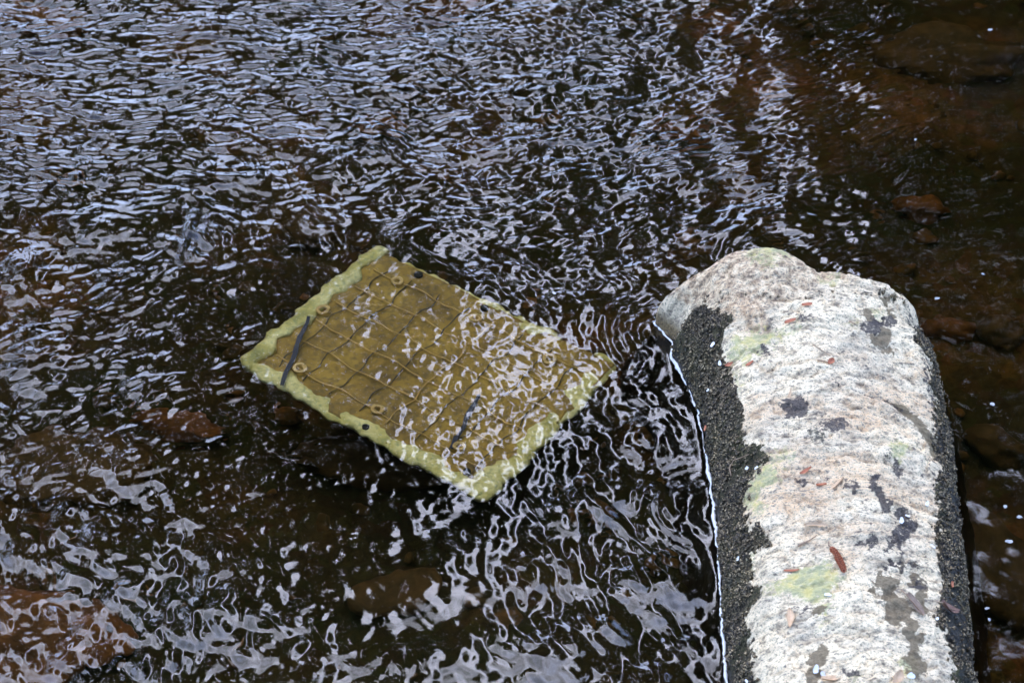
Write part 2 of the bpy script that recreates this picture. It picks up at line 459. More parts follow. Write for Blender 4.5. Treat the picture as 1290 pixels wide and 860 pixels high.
def make_rock():
    S = 0.0016
    lo = OUT.min(0) - 0.075; hi = OUT.max(0) + 0.075
    xs = np.arange(lo[0], hi[0], S); ys = np.arange(max(lo[1], -1.0), hi[1], S)
    X, Y = np.meshgrid(xs, ys, indexing='ij')
    wob = 0.006
    Xw = X + wob * fbm(X * 22, Y * 22, 61, 4); Yw = Y + wob * fbm(X * 22, Y * 22, 63, 4)
    z, sd, s, along = rock_height(Xw, Yw)
    px, py = project(np.stack([X, Y, z], -1))
    wx = px + 8 * fbm(X * 45, Y * 45, 71, 4) + 9 * fbm(X * 150, Y * 150, 75, 3); wy = py + 8 * fbm(X * 45, Y * 45, 73, 4) + 9 * fbm(X * 150, Y * 150, 77, 3)
    above = sstep(-0.01, 0.02, z)
    def lump(cx, cy, zz, r, a):
        c = P(cx, cy, zz); return a * np.exp(-((X - c[0]) ** 2 + (Y - c[1]) ** 2) / r ** 2)
    z = z + above * (lump(940, 352, .11, .06, .014) + lump(975, 335, .115, .035, .008) + lump(1036, 350, .10, .022, -.005) + lump(1075, 372, .1, .04, .002) + lump(1150, 400, .08, .030, -.016) + lump(868, 392, .05, .03, -.012))
    led = fbm(X * 16, Y * 26, 111, 4)
    z = z + above * 0.0035 * (sstep(-.02, .02, led) + sstep(.18, .21, led) - sstep(-.25, -.22, led))
    pits = np.clip(fbm(X * 55, Y * 80, 113, 3) - 0.25, 0, 1)
    z = z - above * 0.009 * pits
    # hollows, ridges and grain
    z = z + above * (0.006 * fbm(X * 9, Y * 9, 81, 4) + 0.0026 * fbm(X * 24, Y * 60, 83, 4) + 0.0011 * fbm(X * 110, Y * 260, 85, 3) + 0.0006 * fbm(X * 320, Y * 420, 86, 2))
    # the worn nose at the far end is a smoother facet that dips to the rough top
    nose = polyd([(880, 372), (925, 402), (962, 416), (966, 392), (1000, 372), (1042, 348)])
    nd = nose(px, py)
    z = z - 0.005 * np.exp(-(nd / 9) ** 2) * above
    # crack with moss on the right shoulder
    crack = polyd([(1052, 482), (1078, 492), (1098, 500), (1126, 508), (1140, 516), (1158, 533), (1172, 550), (1178, 570)])
    cd = crack(px, py) + 1.5 * fbm(X * 90, Y * 90, 91, 2)
    crack_w = 1.5 + 6.0 * sstep(1118, 1138, px)
    z = z - (0.0012 + 0.003 * sstep(1110, 1140, px)) * np.exp(-(cd / crack_w) ** 2) * above
    # ---- masks for growth and staining, plus shade painted on the right flank
    def inside_left():
        ds = np.full(px.shape, -1e9)
        yy = np.array([p[1] for p in DARK_L]); xx = np.array([p[0] for p in DARK_L])
        bx = np.interp(wy, yy, xx)
        d = bx - 5 - wx
        d = np.where(wy < 374, (wy - 374) * 1.0, d)
        return d
    dl = inside_left()
    bx = np.interp(wy, [p[1] for p in DARK_R], [p[0] for p in DARK_R]) + 5
    dr = np.where(py > 405, wx - bx, -50)
    wl_line = np.interp(py, [p[1] for p in LEFT] + [1100], [p[0] for p in LEFT] + [945])
    dl = np.minimum(dl, (wx - np.interp(wy, [372, 385, 405, 425, 440], [886, 872, 862, 850, 800])) * 1.0)
    algae = np.maximum(sstep(-8, 5, dl), sstep(-8, 5, dr))
    algae = np.maximum(algae, sstep(0.020, 0.006, z + 0.006 * fbm(X * 30, Y * 30, 95, 3)) * (py > 432))
    wet_shade = np.maximum(sstep(0.046, 0.010, z + 0.01 * fbm(X * 14, Y * 14, 97, 3)), sstep(-2, 8, dr) * 0.9)  # damp near the waterline; on the right flank, shade painted into the colour
    z = z + algae * above * (0.0024 * fbm(X * 260, Y * 260, 87, 3) + 0.0022 * fbm(X * 90, Y * 90, 88, 2) + 0.0012)
    def spots(lst):
        m = np.zeros(px.shape)
        for cx, cy, rx, ry, ang, k in lst:
            c, s_ = math.cos(R(ang)), math.sin(R(ang))
            u = ((wx - cx) * c + (wy - cy) * s_) / rx; v = (-(wx - cx) * s_ + (wy - cy) * c) / ry
            m = np.maximum(m, k * sstep(1.25, 0.55, np.sqrt(u * u + v * v)))
        return m
    black = spots([(1001, 513, 19, 12, 6, 1), (1052, 537, 22, 11, 8, .75), (1030, 552, 16, 13, 0, .55), (1010, 540, 30, 8, 0, .2),
                   (1017, 605, 9, 6, 0, .8), (1040, 600, 10, 6, 0, .5), (1072, 614, 12, 6, 20, .8), (1108, 622, 17, 9, 30, 1), (1118, 634, 8, 12, 0, 1), (1098, 610, 9, 9, 0, 1),
                   (1136, 650, 10, 10, 0, .9), (1148, 664, 8, 14, 0, .95), (1133, 674, 13, 18, 10, .8), (1101, 662, 7, 5, 0, .7), (1092, 684, 15, 6, -20, .7), (1099, 690, 7, 9, 0, .7),
                   (1112, 408, 18, 11, -10, .9), (1098, 414, 14, 9, 0, .8), (1132, 592, 9, 14, 0, .7), (1122, 574, 12, 12, 0, .4), (1170, 592, 3, 16, -15, .7), (1014, 402, 12, 6, 0, .6), (962, 437, 9, 6, 0, .7),
                   (1155, 737, 12, 10, 20, .7), (1145, 712, 10, 6, 0, .6), (1075, 846, 14, 7, 30, .8), (1064, 606, 14, 7, 0, .4), (1010, 768, 8, 5, 0, .7), (1124, 690, 3, 16, 20, .9), (1137, 690, 3, 14, -10, .9), (1128, 712, 12, 4, 0, .8),
                   (1082, 626, 14, 7, 40, .35), (1150, 405, 5, 24, -15, .6), (1166, 470, 2.5, 30, -8, .8), (1172, 505, 2.5, 18, -20, .8), (1000, 455, 18, 9, 0, .22), (1085, 455, 20, 12, 0, .2)])
    green = spots([(1020, 733, 46, 24, -8, .95), (1032, 741, 22, 17, 0, 1), (998, 724, 13, 9, 0, 1), (985, 738, 30, 16, 0, .5), (955, 424, 36, 14, -12, .8), (940, 440, 26, 12, -20, .7), (990, 412, 26, 6, -8, .5),
                   (964, 604, 26, 14, -30, .85), (952, 628, 14, 22, 10, .7), (985, 578, 22, 10, 0, .5), (930, 480, 6, 22, 0, .5), (972, 324, 24, 8, 10, .9), (960, 334, 26, 9, 20, .6), (1105, 396, 12, 8, 30, .5), (1045, 352, 16, 8, 0, .6), (1120, 390, 4, 20, -20, .5),
                   (1130, 568, 14, 18, -20, .75), (1038, 772, 15, 8, 0, .9), (1040, 790, 14, 6, 0, .4), (1142, 843, 12, 16, 0, .8), (1030, 552, 14, 10, 0, .5), (1075, 410, 18, 10, 0, .3), (945, 700, 8, 30, 0, .5), (1080, 852, 12, 5, 10, .6)])
    mud = spots([(1120, 745, 13, 24, -25, 1), (1132, 775, 22, 18, 20, 1), (1148, 800, 11, 24, -10, 1), (1150, 835, 14, 22, 0, 1), (1106, 732, 6, 22, 10, .8), (1155, 735, 14, 11, 25, .9), (1165, 760, 7, 24, -15, .8), (1135, 712, 20, 4, 5, .9),
                 (1112, 428, 18, 14, 0, .85), (1100, 402, 20, 8, 20, .8), (1122, 440, 14, 10, 0, .6), (1030, 825, 12, 14, 0, .8), (1028, 848, 10, 18, 0, .9), (1032, 772, 13, 7, 0, .9), (1118, 386, 3.5, 22, -22, .9), (1126, 400, 4, 10, -20, .8), (1138, 670, 8, 24, 5, .7), (1172, 748, 8, 12, 0, .3)])
    mossc = np.exp(-(cd / (crack_w * 0.8)) ** 2) * sstep(1112, 1136, px)
    mud = np.maximum(mud, mossc); green = np.maximum(green, 0.55 * mossc)
    black = np.maximum(black, 0.6 * np.exp(-(cd / 1.3) ** 2) * (px < 1140))
    warm = 0.75 * sstep(0.0, 0.6, fbm(X * 16, Y * 30, 101, 3) + 0.25) * sstep(420, 480, py) * sstep(720, 640, py) + spots([(1080, 535, 60, 26, 0, .5), (1010, 640, 40, 22, 0, .6), (1090, 508, 40, 10, 0, .5), (1068, 703, 14, 9, 0, .8), (940, 395, 40, 16, 30, .4)])
    nosem = sstep(6, -6, np.where((py < np.interp(px, [880, 925, 962, 966, 1000, 1042], [372, 402, 416, 392, 372, 348])), -nd, nd))
    keep = np.ones(px.shape, bool)
    V = np.stack([X, Y, np.maximum(z, -0.24)], -1).reshape(-1, 3)
    F = grid_faces(len(xs), len(ys))
    F = F[(V[F, 2] > -0.235).any(1)]
    used = np.zeros(len(V), bool); used[F] = True
    rem = np.cumsum(used) - 1
    me = mesh_np('granite_block', V[used], rem[F])
    for nm, a in (('algae', algae), ('wet_shade', wet_shade), ('black', black), ('green', green), ('mud', mud), ('warm', warm), ('nose', nosem)):
        at = me.attributes.new(nm, 'FLOAT', 'POINT')
        at.data.foreach_set('value', np.clip(a, 0, 1).astype(np.float32).ravel()[used])
    m, n, l = mat('granite')
    tc = n.new('ShaderNodeTexCoord').outputs['Object']
    mp = n.new('ShaderNodeMapping'); mp.inputs['Scale'].default_value = (1.0, 1.7, 1.5); l.new(tc, mp.inputs['Vector']); st = mp.outputs[0]
    def att(nm):
        a = n.new('ShaderNodeAttribute'); a.attribute_name = nm; return a.outputs['Fac']
    n1 = nnoise(n, l, 45, 6, 0.65, st); n2 = nnoise(n, l, 160, 5, 0.65, st); n3 = nnoise(n, l, 420, 3, 0.6, tc); n4 = nnoise(n, l, 14, 4, 0.6, tc)
    base = nramp(n, l, n1, [(0.33, (0.22, 0.185, 0.14)), (0.41, (0.58, 0.49, 0.37)), (0.48, (0.86, 0.745, 0.575)), (0.66, (0.93, 0.82, 0.64))])
    greyf = nmath(n, l, 'MULTIPLY', nramp(n, l, n4, [(0.42, (0, 0, 0)), (0.65, (1, 1, 1))]), 0.55)
    base = nmix(n, l, greyf, base, nramp(n, l, n1, [(.38, (.22, .20, .18)), (.6, (.62, .56, .48))]))
    # pink worn stone of the nose
    nosec = nramp(n, l, nnoise(n, l, 90, 5, 0.7, tc), [(0.36, (0.16, 0.11, 0.075)), (0.45, (0.44, 0.32, 0.22)), (0.53, (0.70, 0.57, 0.42)), (0.66, (0.88, 0.77, 0.60))])
    base = nmix(n, l, nmath(n, l, 'MULTIPLY', att('nose'), 0.9), base, nosec)
    wf = nmath(n, l, 'MULTIPLY', att('warm'), nramp(n, l, n2, [(0.35, (0.1, 0.1, 0.1)), (0.65, (1, 1, 1))]))
    base = nmix(n, l, nmath(n, l, 'MULTIPLY', wf, 0.75), base, (0.64, 0.41, 0.24))
    # fine dark crystals and short cracks
    sf = nramp(n, l, n2, [(0.38, (1, 1, 1)), (0.46, (0, 0, 0))])
    base = nmix(n, l, nmath(n, l, 'MULTIPLY', sf, 0.72), base, (0.09, 0.08, 0.08))
    s3 = nramp(n, l, n3, [(0.36, (1, 1, 1)), (0.44, (0, 0, 0))])
    base = nmix(n, l, nmath(n, l, 'MULTIPLY', s3, 0.65), base, (0.13, 0.12, 0.12))
    s4 = nramp(n, l, n3, [(0.62, (0, 0, 0)), (0.72, (1, 1, 1))])
    base = nmix(n, l, nmath(n, l, 'MULTIPLY', s4, 0.5), base, (0.85, 0.79, 0.70))
    def rough_mask(a, amp, lo, hi, ns):
        v = nmath(n, l, 'ADD', a, nmath(n, l, 'MULTIPLY', nmath(n, l, 'SUBTRACT', ns, 0.5), amp))
        r = n.new('ShaderNodeMapRange'); r.inputs[1].default_value = lo; r.inputs[2].default_value = hi; l.new(v, r.inputs[0]); return r.outputs[0]
    nh = nnoise(n, l, 220, 5, 0.7, tc)
    gm = rough_mask(att('green'), 2.2, 0.25, 0.85, nh)
    gcol = nramp(n, l, nnoise(n, l, 60, 4, 0.6, tc), [(0.38, (0.30, 0.33, 0.20)), (0.5, (0.46, 0.46, 0.24)), (0.62, (0.55, 0.50, 0.20))])
    base = nmix(n, l, nmath(n, l, 'MULTIPLY', gm, 0.85), base, gcol)
    mm = rough_mask(att('mud'), 1.6, 0.40, 0.58, nh)
    mcol = nramp(n, l, nh, [(0.3, (0.07, 0.055, 0.035)), (0.5, (0.17, 0.135, 0.09)), (0.7, (0.26, 0.22, 0.16))])
    base = nmix(n, l, nmath(n, l, 'MULTIPLY', mm, 0.92), base, mcol)
    bm_ = rough_mask(att('black'), 2.4, 0.30, 0.65, nh)
    base = nmix(n, l, nmath(n, l, 'MULTIPLY', bm_, 0.9), base, nramp(n, l, n3, [(0.4, (0.022, 0.02, 0.025)), (0.7, (0.10, 0.09, 0.10))]))
    am = rough_mask(att('algae'), 1.6, 0.42, 0.62, nh)
    acol = nramp(n, l, nnoise(n, l, 330, 4, 0.7, tc), [(0.36, (0.010, 0.008, 0.005)), (0.5, (0.04, 0.032, 0.020)), (0.60, (0.11, 0.088, 0.055)), (0.70, (0.30, 0.25, 0.17))])
    acol = nmix(n, l, nramp(n, l, n4, [(0.45, (0, 0, 0)), (0.7, (0.5, 0.5, 0.5))]), acol, (0.06, 0.07, 0.02))
    base = nmix(n, l, am, base, acol)
    wet_shade_f = rough_mask(att('wet_shade'), 0.4, 0.3, 0.9, nh)
    base = nmix(n, l, wet_shade_f, base, nmix(n, l, 1.0, base, (0.30, 0.25, 0.17), 'MULTIPLY'))
    base = nmix(n, l, 1.0, base, (1.10, 0.975, 0.735), 'MULTIPLY')
    rg = nmath(n, l, 'SUBTRACT', 0.9, nmath(n, l, 'MULTIPLY', wet_shade_f, 0.5))
    hh = nmath(n, l, 'ADD', n2, nmath(n, l, 'MULTIPLY', n3, 0.6))
    finish(n, l, base, rg, nbump(n, l, hh, 0.8, 0.003), 0.35)
    o = obj('granite_block', me, m)
    tag(o, 'long pale granite block with black algae flank rising out of the stream', 'rock')
    return o, X, Y, z, algae, S

# ------------------------------------------------------------------ stream bed and banks
def bed_z(X, Y):
    return -0.23 + 0.05 * fbm(X * 2.2, Y * 2.2, 201, 4) - 0.05 * sstep(0.40, 0.75, X)

def make_ground():
    def axis(lo, hi, step, far):
        a = list(np.arange(lo, hi, step)); st, v = step, a[-1]
        up = []
        while v < far:
            st *= 1.3; v += st; up.append(v)
        st, v = step, a[0]; dn = []
        while v > -far:
            st *= 1.3; v -= st; dn.append(v)
        return np.array(dn[::-1] + a + up)
    ax = axis(-1.3, 1.3, 0.01, 600); ay = axis(-1.1, 1.7, 0.01, 600)
    X, Y = np.meshgrid(ax, ay, indexing='ij')
    z = bed_z(X, Y) + 0.02 * fbm(X * 14, Y * 14, 203, 3)
    bank = sstep(6.5, 10, Y) * 1.3 + sstep(-4.5, -8, Y) * 1.3
    z = z + bank + np.where(np.abs(Y) > 6, 0.25 * fbm(X * 0.3, Y * 0.3, 205, 4), 0)
    me = mesh_np('ground', np.stack([X, Y, z], -1).reshape(-1, 3), grid_faces(len(ax), len(ay)))
    m, n, l = mat('bed_silt')
    tc = n.new('ShaderNodeTexCoord').outputs['Object']
    a = nnoise(n, l, 3.4, 3, 0.55, tc); b = nnoise(n, l, 38, 6, 0.7, tc); v = n.new('ShaderNodeTexVoronoi'); v.inputs['Scale'].default_value = 42; l.new(tc, v.inputs['Vector'])
    col = nramp(n, l, a, [(0.36, (0.028, 0.040, 0.02)), (0.50, (0.055, 0.052, 0.028)), (0.60, (0.14, 0.095, 0.038)), (0.72, (0.30, 0.16, 0.055))])
    col = nmix(n, l, nramp(n, l, b, [(0.35, (0.85, 0.85, 0.85)), (0.6, (0, 0, 0))]), col, (0.04, 0.035, 0.02))
    col = nmix(n, l, 0.25, col, v.outputs['Color'], 'MULTIPLY')
    finish(n, l, col, 0.9, nbump(n, l, b, 0.6, 0.01))
    return obj('ground', me, m, kind='structure')

ground = make_ground()
water = make_water()
rock, RX, RY, RZ, ROCK_ALGAE, RS = make_rock()

def rock_z(x, y):
    i = int(round((x - RX[0, 0]) / RS)); j = int(round((y - RY[0, 0]) / RS))
    i = min(max(i, 2), RZ.shape[0] - 3); j = min(max(j, 2), RZ.shape[1] - 3)
    gx = (RZ[i + 2, j] - RZ[i - 2, j]) / (4 * RS); gy = (RZ[i, j + 2] - RZ[i, j - 2]) / (4 * RS)
    k = max(1.0, math.hypot(gx, gy) / 1.2)
    return RZ[i - 1:i + 2, j - 1:j + 2].max(), Vector((-gx / k, -gy / k, 1)).normalized()

def on_rock(px, py):
    """the point of the block's surface that shows at a photo point"""
    d = ray(px, py); lo_t = (0.30 - CAMN[2]) / d[2]
    t = lo_t
    for _ in range(600):
        p = CAMN + d * t
        z, nrm = rock_z(p[0], p[1])
        if p[2] <= z: break
        t += 0.0012
    return Vector(p), nrm

# knobbly crust of dark growth on the flanks
def make_crust():
    rs = np.random.RandomState(12)
    src = np.array([(1, 0, 0), (-1, 0, 0), (0, 1, 0), (0, -1, 0), (0, 0, 1), (0, 0, -1)], float)
    fc = np.array([(0, 2, 4), (2, 1, 4), (1, 3, 4), (3, 0, 4), (2, 0, 5), (1, 2, 5), (3, 1, 5), (0, 3, 5)])
    al = ROCK_ALGAE; gx, gy = np.gradient(RZ, RS); area = np.sqrt(1 + gx ** 2 + gy ** 2)
    patch = sstep(-.25, .25, fbm(RX * 28, RY * 28, 121, 4) + 0.10)
    w = np.where((al > 0.04) & (RZ > 0.006), area * (0.12 + patch) * al ** 1.5, 0).ravel(); w = w / w.sum()
    pick = rs.choice(w.size, 13000, p=w); ii, jj = np.unravel_index(pick, RZ.shape)
    V, F = [], []
    for k, (i, j) in enumerate(zip(ii, jj)):
        s = (0.0011 + 0.0030 * rs.rand() ** 2)
        nrm = np.array([-gx[i, j], -gy[i, j], 1.0]); nrm /= np.linalg.norm(nrm)
        c = np.array([RX[i, j], RY[i, j], RZ[i, j]]) + nrm * s * 0.3 + rs.randn(3) * 0.0006
        q = src * (s * rs.uniform(.5, 1.3, (6, 1))) @ np.linalg.qr(rs.randn(3, 3))[0]
        V.append(c + q); F.append(fc + 6 * k)
    m, n, l = mat('algae_crust')
    tc = n.new('ShaderNodeTexCoord').outputs['Object']
    col = nramp(n, l, nnoise(n, l, 380, 3, .7, tc), [(.38, (.008, .006, .004)), (.5, (.042, .033, .020)), (.58, (.17, .135, .085)), (.68, (.50, .42, .29))])
    col = nmix(n, l, nramp(n, l, nnoise(n, l, 12, 3, .6, tc), [(.45, (0, 0, 0)), (.7, (.35, .35, .35))]), col, (.07, .065, .02))
    col = nmix(n, l, 1.0, col, nramp(n, l, nnoise(n, l, 40, 3, .6, tc), [(.38, (.8, .70, .52)), (.62, (1.9, 1.65, 1.25))]), 'MULTIPLY')
    finish(n, l, col, .65, None, .4)
    obj('algae_crust', mesh_np('algae_crust', np.concatenate(V), np.concatenate(F), False), m, rock, 'stuff')
make_crust()

# white tube painted as the sky's glint where the water skin meets the stone
def make_glint_line():
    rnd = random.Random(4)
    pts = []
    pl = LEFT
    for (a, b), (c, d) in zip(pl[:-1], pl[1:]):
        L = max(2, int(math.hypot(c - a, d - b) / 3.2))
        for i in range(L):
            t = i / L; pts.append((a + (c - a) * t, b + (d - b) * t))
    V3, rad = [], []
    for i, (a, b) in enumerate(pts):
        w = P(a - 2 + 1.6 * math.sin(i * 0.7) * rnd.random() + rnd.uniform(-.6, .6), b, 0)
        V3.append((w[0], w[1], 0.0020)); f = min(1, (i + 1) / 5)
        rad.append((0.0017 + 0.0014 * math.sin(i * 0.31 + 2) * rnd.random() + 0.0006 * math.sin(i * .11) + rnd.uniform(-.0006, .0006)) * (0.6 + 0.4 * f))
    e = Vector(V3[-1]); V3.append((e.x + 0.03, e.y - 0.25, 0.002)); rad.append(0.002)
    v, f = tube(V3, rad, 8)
    m = simple('painted_glint', (0.74, 0.69, 0.60), (0.92, 0.86, 0.75), 200, 0.3, 0.4, 0.001, 0.6)
    tag(obj('glint_line', mesh_py('glint_line', v, f), m), 'thin white tube painted as the sky glint along the waterline of the granite block', 'painted_glint')
make_glint_line()

# ------------------------------------------------------------------ the sunken mat
CORN = [(472, 306, -0.020), (783, 456, -0.036), (612, 632, -0.038), (297, 456, -0.024)]    # far, right, near, left
def make_mat():
    Q = [P(*c) for c in CORN]
    def at(u, v, dz=0.0):      # u along far-left -> right (long), v across (short)
        p = (Q[0] * (1 - u) + Q[1] * u) * (1 - v) + (Q[3] * (1 - u) + Q[2] * u) * v
        return p + np.array([0, 0, dz])
    root = empty('sunken_mat', tuple(at(.5, .5, -0.03)))
    tag(root, 'sunken rectangular olive mat with yellow border, cord grid and black straps', 'mat')
    org = np.array(root.location)
    Lu = np.linalg.norm(Q[1] - Q[0]); Lv = np.linalg.norm(Q[3] - Q[0])
    L = lambda vs_: [np.asarray(q) - org for q in vs_]
    m_body, n, l = mat('olive_sheet')
    tc = n.new('ShaderNodeTexCoord').outputs['Object']
    f1 = nnoise(n, l, 18, 5, 0.6, tc); f2 = nnoise(n, l, 120, 4, 0.6, tc)
    col = nramp(n, l, f1, [(0.3, (0.17, 0.10, 0.018)), (0.5, (0.40, 0.235, 0.028)), (0.72, (0.56, 0.34, 0.045))])
    col = nmix(n, l, nramp(n, l, f2, [(0.35, (0.5, 0.5, 0.5)), (0.55, (0, 0, 0))]), col, (0.10, 0.08, 0.035))
    finish(n, l, col, 0.7, nbump(n, l, f2, 0.4, 0.002))
    m_bord, n, l = mat('yellow_border')
    tc = n.new('ShaderNodeTexCoord').outputs['Object']
    f1 = nnoise(n, l, 26, 5, 0.65, tc); f2 = nnoise(n, l, 150, 4, 0.7, tc)
    col = nramp(n, l, f1, [(0.3, (0.34, 0.30, 0.07)), (0.44, (0.68, 0.55, 0.13)), (0.58, (0.90, 0.76, 0.26))])
    col = nmix(n, l, nramp(n, l, f2, [(0.32, (0.75, 0.75, 0.75)), (0.5, (0, 0, 0))]), col, (0.36, 0.36, 0.12))
    finish(n, l, col, 0.75, nbump(n, l, f2, 0.5, 0.002))
    m_cord = simple('yellow_cord', (0.58, 0.33, 0.06), (0.78, 0.49, 0.12), 60, 0.6)
    m_dark = simple('dark_cord', (0.07, 0.06, 0.03), (0.13, 0.10, 0.05), 60, 0.7)
    m_strap = simple('black_strap', (0.012, 0.014, 0.016), (0.03, 0.032, 0.035), 80, 0.5)
    m_ring = simple('brass_ring', (0.62, 0.36, 0.07), (0.85, 0.58, 0.18), 80, 0.4)
    m_hole = simple('dark_hole', (0.015, 0.015, 0.01), (0.04, 0.035, 0.02), 80, 0.9)
    # padded sheet, quilted between the cords
    nu, nv = 90, 66
    U = np.linspace(0.015, 0.985, nu); Vv = np.linspace(0.02, 0.98, nv)
    V, F = [], []
    for lay in (0, 1):
        for i, u in enumerate(U):
            for j, v in enumerate(Vv):
                q = abs(math.sin(u * math.pi * 9)) ** .5 * abs(math.sin(v * math.pi * 7)) ** .5
                dz = (-0.011 + 0.0025 * q + 0.002 * math.sin(u * 7 + v * 5)) if lay == 0 else -0.020
                V.append(at(u, v, dz))
    g = grid_faces(nu, nv); F += [tuple(x[::-1]) for x in g] + [tuple(x + nu * nv) for x in g]
    id_ = lambda i, j, k: k * nu * nv + i * nv + j
    for i in range(nu - 1):
        for j in (0, nv - 1): F.append((id_(i, j, 0), id_(i + 1, j, 0), id_(i + 1, j, 1), id_(i, j, 1)))
    for j in range(nv - 1):
        for i in (0, nu - 1): F.append((id_(i, j, 0), id_(i, j + 1, 0), id_(i, j + 1, 1), id_(i, j, 1)))
    me = mesh_py('sheet', L(V), F)
    import bmesh
    bm = bmesh.new(); bm.from_mesh(me); bmesh.ops.recalc_face_normals(bm, faces=bm.faces); bm.to_mesh(me); bm.free()
    obj('sheet', me, m_body, root)
    # border: four folded strips with wavy edges
    def strip(a, b, wid, seed, dz=0.0):
        rs = random.Random(seed); ph = [rs.uniform(0, 6.28) for _ in range(8)]
        a = np.array(a, float); b = np.array(b, float); n_ = 110
        cen = np.array([.5, .5]); mid = (a + b) / 2; inn = cen - mid; inn = np.where(np.abs(inn) > 0.2, np.sign(inn), 0)
        V, F = [], []
        for i in range(n_):
            t = i / (n_ - 1); p = a + (b - a) * t
            ln = t * (Lu if abs(b[0] - a[0]) > .5 else Lv)
            w0 = 0.0018 * math.sin(ln * 95 + ph[0]) + 0.0016 * math.sin(ln * 47 + ph[1]) + 0.0012 * math.sin(ln * 210 + ph[2]) + rs.uniform(-.0012, .0012)
            w1 = wid * (1 + 0.16 * math.sin(ln * 70 + ph[3]) + 0.10 * math.sin(ln * 160 + ph[4]) + 0.10 * math.sin(ln * 28 + ph[6]))
            endf = min(1, t * 14, (1 - t) * 14); endf = math.sqrt(max(0, 1 - (1 - endf) ** 2))
            for k in range(7):
                s = k / 6; off = (w0 + s * w1) + (1 - endf) * wid * 0.45 * (1 - s)
                q = p + inn * np.array([off / Lu, off / Lv])
                hump = math.sin(s * math.pi) ** .5 * 0.004 + 0.0016 * math.sin(ln * 60 + ph[5] + s * 2)
                V.append(at(q[0], q[1], -0.010 + hump + dz))
            for k in range(7):
                s = k / 6; off = (w0 + s * w1) + (1 - endf) * wid * 0.45 * (1 - s)
                q = p + inn * np.array([off / Lu, off / Lv]); V.append(at(q[0], q[1], -0.016))
        for i in range(n_ - 1):
            for k in range(13):
                A = i * 14
                if k < 6: F.append((A + k, A + k + 1, A + 15 + k, A + 14 + k))
                elif k > 6: F.append((A + k - 0, A + 14 + k, A + 15 + k, A + k + 1))
            A = i * 14
            F.append((A, A + 14, A + 21, A + 7)); F.append((A + 6, A + 13, A + 27, A + 20))
        for A in (0, (n_ - 1) * 14): F.append(tuple([A + k for k in range(7)] + [A + 13 - k for k in range(7)]))
        me = mesh_py('border_strip', L(V), F)
        bm = bmesh.new(); bm.from_mesh(me); bmesh.ops.recalc_face_normals(bm, faces=bm.faces); bm.to_mesh(me); bm.free()
        return obj('border_strip', me, m_bord, root)
    s_left = strip((0, 0), (0, 1), 0.025, 1, 0.005)
    s_far = strip((0.06, 0), (0.80, 0), 0.022, 2, -0.005)
    s_near = strip((0.03, 1), (0.97, 1), 0.027, 3, 0.0)
    s_right = strip((1, 0.0), (1, 1), 0.033, 4, -0.001)
    # eyelet holes in the border
    inv_px = {}
    def uv_of(px, py):
        best = None
        u = v = .5
        for _ in range(30):
            w = at(u, v, 0)
            zc = w[2]; tgt = P(px, py, zc)
            e = tgt - w
            du = (Q[1] - Q[0]) * (1 - v) + (Q[2] - Q[3]) * v; dv = (Q[3] - Q[0]) * (1 - u) + (Q[2] - Q[1]) * u
            M = np.array([[du[0], dv[0]], [du[1], dv[1]]]); s = np.linalg.solve(M, e[:2]); u += s[0]; v += s[1]
        return u, v
    for hx, hy, r, par in ((461, 537, .0055, s_near), (610, 387, .006, s_far), (527, 345, .0065, s_far), (588, 594, .006, s_near)):
        u, v = uv_of(hx, hy); c = at(u, v, -0.0015)
        V = [c + np.array([r * math.cos(k * math.pi / 8) * (1 + .1 * math.sin(k * 2.1)), r * math.sin(k * math.pi / 8), 0]) for k in range(16)]
        V2 = [q - np.array([0, 0, 0.008]) for q in V]
        F = [tuple(range(16)), tuple(range(31, 15, -1))] + [(k, k + 16, (k + 1) % 16 + 16, (k + 1) % 16) for k in range(16)]
        obj('eyelet', mesh_py('eyelet', L(V + V2), F, False), m_hole, par)
    # cords: pale ones along, dark ones across
    rs = random.Random(9)
    def cord(a, b, r, m_, seed, dz):
        rr = random.Random(seed); ph = [rr.uniform(0, 6.28) for _ in range(3)]
        pts = []
        for i in range(41):
            t = i / 40; u = a[0] + (b[0] - a[0]) * t; v = a[1] + (b[1] - a[1]) * t
            wv = 0.006 * math.sin(t * 17 + ph[0]) + 0.004 * math.sin(t * 31 + ph[1])
            if abs(b[0] - a[0]) > abs(b[1] - a[1]): v += wv
            else: u += wv
            pts.append(at(u, v, dz + 0.0008 * math.sin(t * 40 + ph[2])))
        v_, f_ = tube(pts, r, 6)
        obj('cord', mesh_py('cord', L(v_), f_), m_, root)
    for k in range(1, 7):
        v = k / 7 + rs.uniform(-.006, .006)
        cord((0.075, v), (0.92, v), 0.0009, m_cord, 20 + k, -0.0045)
    for k in range(1, 9):
        u = k / 9 + rs.uniform(-.006, .006)
        cord((u, 0.10), (u, 0.90), 0.0009, m_dark if k != 5 else m_cord, 40 + k, -0.0055)
    # coiled rings
    for k, (rx, ry, sc) in enumerate(((407, 391, 1.0), (378, 464, 1.0), (476, 516, .95), (599, 401, 1.0), (692, 452, 1.1), (500, 354, .9), (578, 563, .8))):
        u, v = uv_of(rx, ry); c = at(u, v, 0.0)
        pts = []
        for i in range(49):
            q = i / 48 * 4 * math.pi; r = (0.0095 - 0.0042 * (i / 48)) * sc
            pts.append(c + np.array([r * math.cos(q + k), r * math.sin(q + k), 0.0008 * math.sin(q * .5)]))
        v_, f_ = tube(pts, 0.0017, 6)
        obj('ring', mesh_py('ring', L(v_), f_), m_ring, root)
